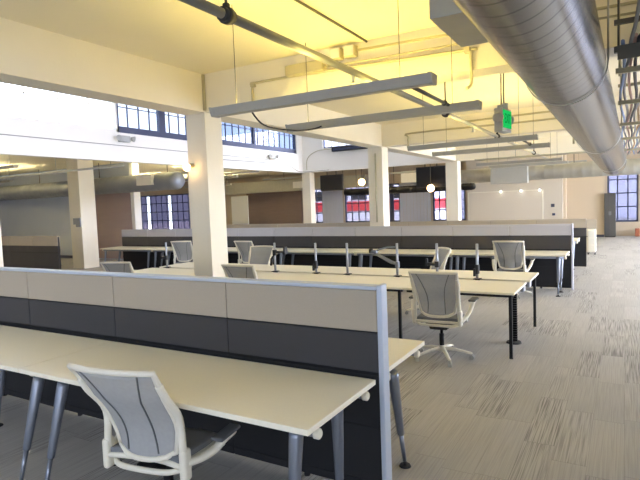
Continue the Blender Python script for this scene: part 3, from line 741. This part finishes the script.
d4 = thing('cross_duct', 'flat grey duct with pale grille above the brown boarded wall', 'duct', (0, 0, 0))
MB().span(-21, -11.0, 23.6, 24.3, 2.55, 3.15, .01).build('duct_body', 'galv_dull', d4)
MB().span(-15.2, -14.1, 23.57, 23.6, 2.68, 3.02).build('grille', 'white_wall', d4)
for x in (-20, -16, -12.4): MB().cyl((x, 23.95, 3.14), (x, 23.95, CZ), .012).build('hanger_rod', 'thin_dark', d4)
d5 = thing('cross_duct', 'low dark duct behind the hanging screens', 'duct', (0, 0, 0))
duct_mesh((-11.6, 22.6, 2.3), (-5.6, 22.6, 2.3), .16, .3, 20, 0, True).build('duct_body', 'black_metal', d5)
MB().span(-8.6, -6.7, 22.2, 22.9, 2.6, 3.1, .01).build('white_plenum', 'white_wall', d5)
for x in (-11, -9.1, -6.2): MB().cyl((x, 22.6, 2.4), (x, 22.6, CZ), .012).build('hanger_rod', 'thin_dark', d5)
for y, x0, x1, z, lb in ((9.6, -30, -11.5, 3.0, 'thin pipe crossing the low aisle in front of cream column'), (15.6, -14.8, -11.5, 3.05, 'thin pipe crossing the low aisle behind nearest column'), (16.6, -4.0, 4, 2.95, 'thin pipe across the room before the third cross beam')):
    q = MB().cyl((x0, y, z), (x1, y, z), .03)
    x = x0+1.2
    while x < x1: q.cyl((x, y, z), (x, y, CZ), .01, seg=6); x += 2.4
    tag(q.build('ceiling_pipe', 'grey_paint'), lb, 'pipe')

tag(MB().tube(smooth([(-2.88, 3.80, 2.68), (-2.87, 3.86, 2.58), (-2.86, 4.05, 2.50), (-2.86, 4.6, 2.52), (-2.86, 5.02, 2.60), (-2.86, 5.1, 2.67)], 5), .008, 6).build('power_cord', 'black_metal'), 'dark cord drooping between the nearest two pendants', 'cord')
# cable tray at the right
ct = thing('cable_rack', 'hanging rack of trapeze brackets carrying data cables at the right frame edge', 'cable rack', (.2, 0, 0))
YS = [4.05, 4.75, 6.4, 8.4, 10.6, 13.4]
for k, y in enumerate(YS):
    q = MB().span(-.26, .5, y-.02, y+.02, 2.68, 2.72, .003)
    if k == 0: q.span(-.24, .5, y-.03, y-.02, 2.63, 2.72)
    q.cyl((-.235, y, 2.66), (-.235, y, CZ), .007, seg=6).cyl((.48, y, 2.66), (.48, y, CZ), .007, seg=6)
    if k % 2 == 0: q.span(-.26, .5, y-.015, y+.015, 2.86, 2.89)
    q.build('trapeze_bracket', 'thin_dark' if k < 1 else 'conduit', ct)
for k in range(18):
    x = -.22+k*.036; z = 2.735+.012*(k % 3)
    m = ('cable_blue', 'cable_grey', 'cable_pink', 'cable_dark', 'cable_grey', 'cable_orange')[k % 6]
    pts = [(.2+x+.02*math.sin(y*1.7+k), y, z+.012*math.sin(y*2.3+k*1.9)) for y in [4.0+.5*i for i in range(24)]]
    pts = [(.2+x+.05, 3.9, z+.10), ]+pts if k % 2 else pts
    if k % 2: pts = smooth([(.2+x+.10, 3.72, CZ-.01), (.2+x+.09, 3.72, z+.4)]+pts[:2], 4)+pts[2:]
    q = tag(MB().tube(pts, .013, 6).build('data_cable', m), 'data cable lying along the hanging cable rack', 'cable', 'data cables on the rack')

# ------------------------------------------------------------------ sky, daylight
w = bpy.data.worlds.new('sky'); sc.world = w; w.use_nodes = True
nt = w.node_tree; nt.nodes.clear(); N = nt.nodes.new; L = nt.links.new
out = N('ShaderNodeOutputWorld'); bg = N('ShaderNodeBackground'); L(bg.outputs[0], out.inputs[0])
tc = N('ShaderNodeTexCoord')
def lobe(d, p):
    d = Vector(d).normalized()
    v = N('ShaderNodeVectorMath'); v.operation = 'DOT_PRODUCT'; L(tc.outputs['Generated'], v.inputs[0]); v.inputs[1].default_value = d
    c = N('ShaderNodeMath'); c.operation = 'MAXIMUM'; L(v.outputs['Value'], c.inputs[0]); c.inputs[1].default_value = 0
    q = N('ShaderNodeMath'); q.operation = 'POWER'; L(c.outputs[0], q.inputs[0]); q.inputs[1].default_value = p
    return q.outputs[0]
def addc(a, fac, col):
    m = N('ShaderNodeMix'); m.data_type = 'RGBA'; m.blend_type = 'ADD'; L(fac, m.inputs[0]); L(a, m.inputs[6]); m.inputs[7].default_value = col
    return m.outputs[2]
base = N('ShaderNodeRGB'); base.outputs[0].default_value = (.55, .80, 1.05, 1)
c1 = addc(base.outputs[0], lobe((-.89, .38, .22), 110.), (34, 34, 35, 1))     # hazy sun behind the left clerestory
c1 = addc(c1, lobe((-.2, 1., .15), 5.), (1.7, 1.45, 1.5, 1))
c1 = addc(c1, lobe((1, .2, .35), 2.), (34, 33.5, 33, 1))
c1 = addc(c1, lobe((.1, -1, .35), 3.), (2.1, 2.15, 2.25, 1))
L(c1, bg.inputs[0]); bg.inputs[1].default_value = 1.0
def portal(loc, rot, sx, sy):
    l = bpy.data.lights.new('sky_portal', 'AREA'); l.shape = 'RECTANGLE'; l.size = sx; l.size_y = sy; l.cycles.is_portal = True
    o = bpy.data.objects.new('sky_portal', l); C.objects.link(o); o.location = loc; o.rotation_euler = rot
for y0, y1 in ((YF, 5.7), (6.05, 11.75), (11.75, 17.6)): portal((BAYL-.12, (y0+y1)/2, 4.4), (PI/2, 0, -PI/2), y1-y0, 1.15)
for y0, y1 in ((YF, 5.4), (5.8, 11.4), (11.8, 17.6)): portal((BAYR+.15, (y0+y1)/2, 4.55), (PI/2, 0, PI/2), y1-y0, 1.1)
portal((-7.9, BAYB+.25, 4.45), (PI/2, 0, PI), 4.6, 1.0) if False else portal((-7.9, BAYB+.25, 4.45), (-PI/2, 0, 0), 4.6, 1.0)
for a0, a1 in RW: portal((XR+.25, (a0+a1)/2, 1.85), (PI/2, 0, PI/2), a1-a0, 2.3)
for a0, a1 in FR: portal(((a0+a1)/2, YF-.25, 1.9), (PI/2, 0, 0), a1-a0, 2.2)
for a0, a1, z0, z1 in FW: portal(((a0+a1)/2, YB+.3, (z0+z1)/2), (-PI/2, 0, 0), a1-a0, z1-z0)

# ------------------------------------------------------------------ camera
cam = bpy.data.cameras.new('camera'); co = bpy.data.objects.new('camera', cam); C.objects.link(co); sc.camera = co
cam.sensor_width = 36; cam.lens = 526.43/640*36; cam.clip_start = .05; cam.clip_end = 300
yaw, pit, rol = map(math.radians, (30.106, 3.834, -2.1486))
cy, sy, cp, sn = math.cos(yaw), math.sin(yaw), math.cos(pit), math.sin(pit)
fw = Vector((-sy*cp, cy*cp, -sn)); r0 = Vector((cy, sy, 0)); u0 = r0.cross(fw)
r = r0*math.cos(rol)+u0*math.sin(rol); u = -r0*math.sin(rol)+u0*math.cos(rol)
mw = Matrix.Identity(4)
for i in range(3): mw[i][0] = r[i]; mw[i][1] = u[i]; mw[i][2] = -fw[i]
mw.translation = (0, 0, 1.76); co.matrix_world = mw

vs = sc.view_settings; sc.display_settings.display_device = 'sRGB'
vs.view_transform = 'Standard'; vs.look = 'None'; vs.gamma = 1; vs.use_curve_mapping = False; vs.exposure = 1.1
sc.cycles.max_bounces = 10; sc.cycles.diffuse_bounces = 6; sc.cycles.transparent_max_bounces = 12
sc.cycles.use_denoising = True; sc.cycles.sample_clamp_indirect = 6
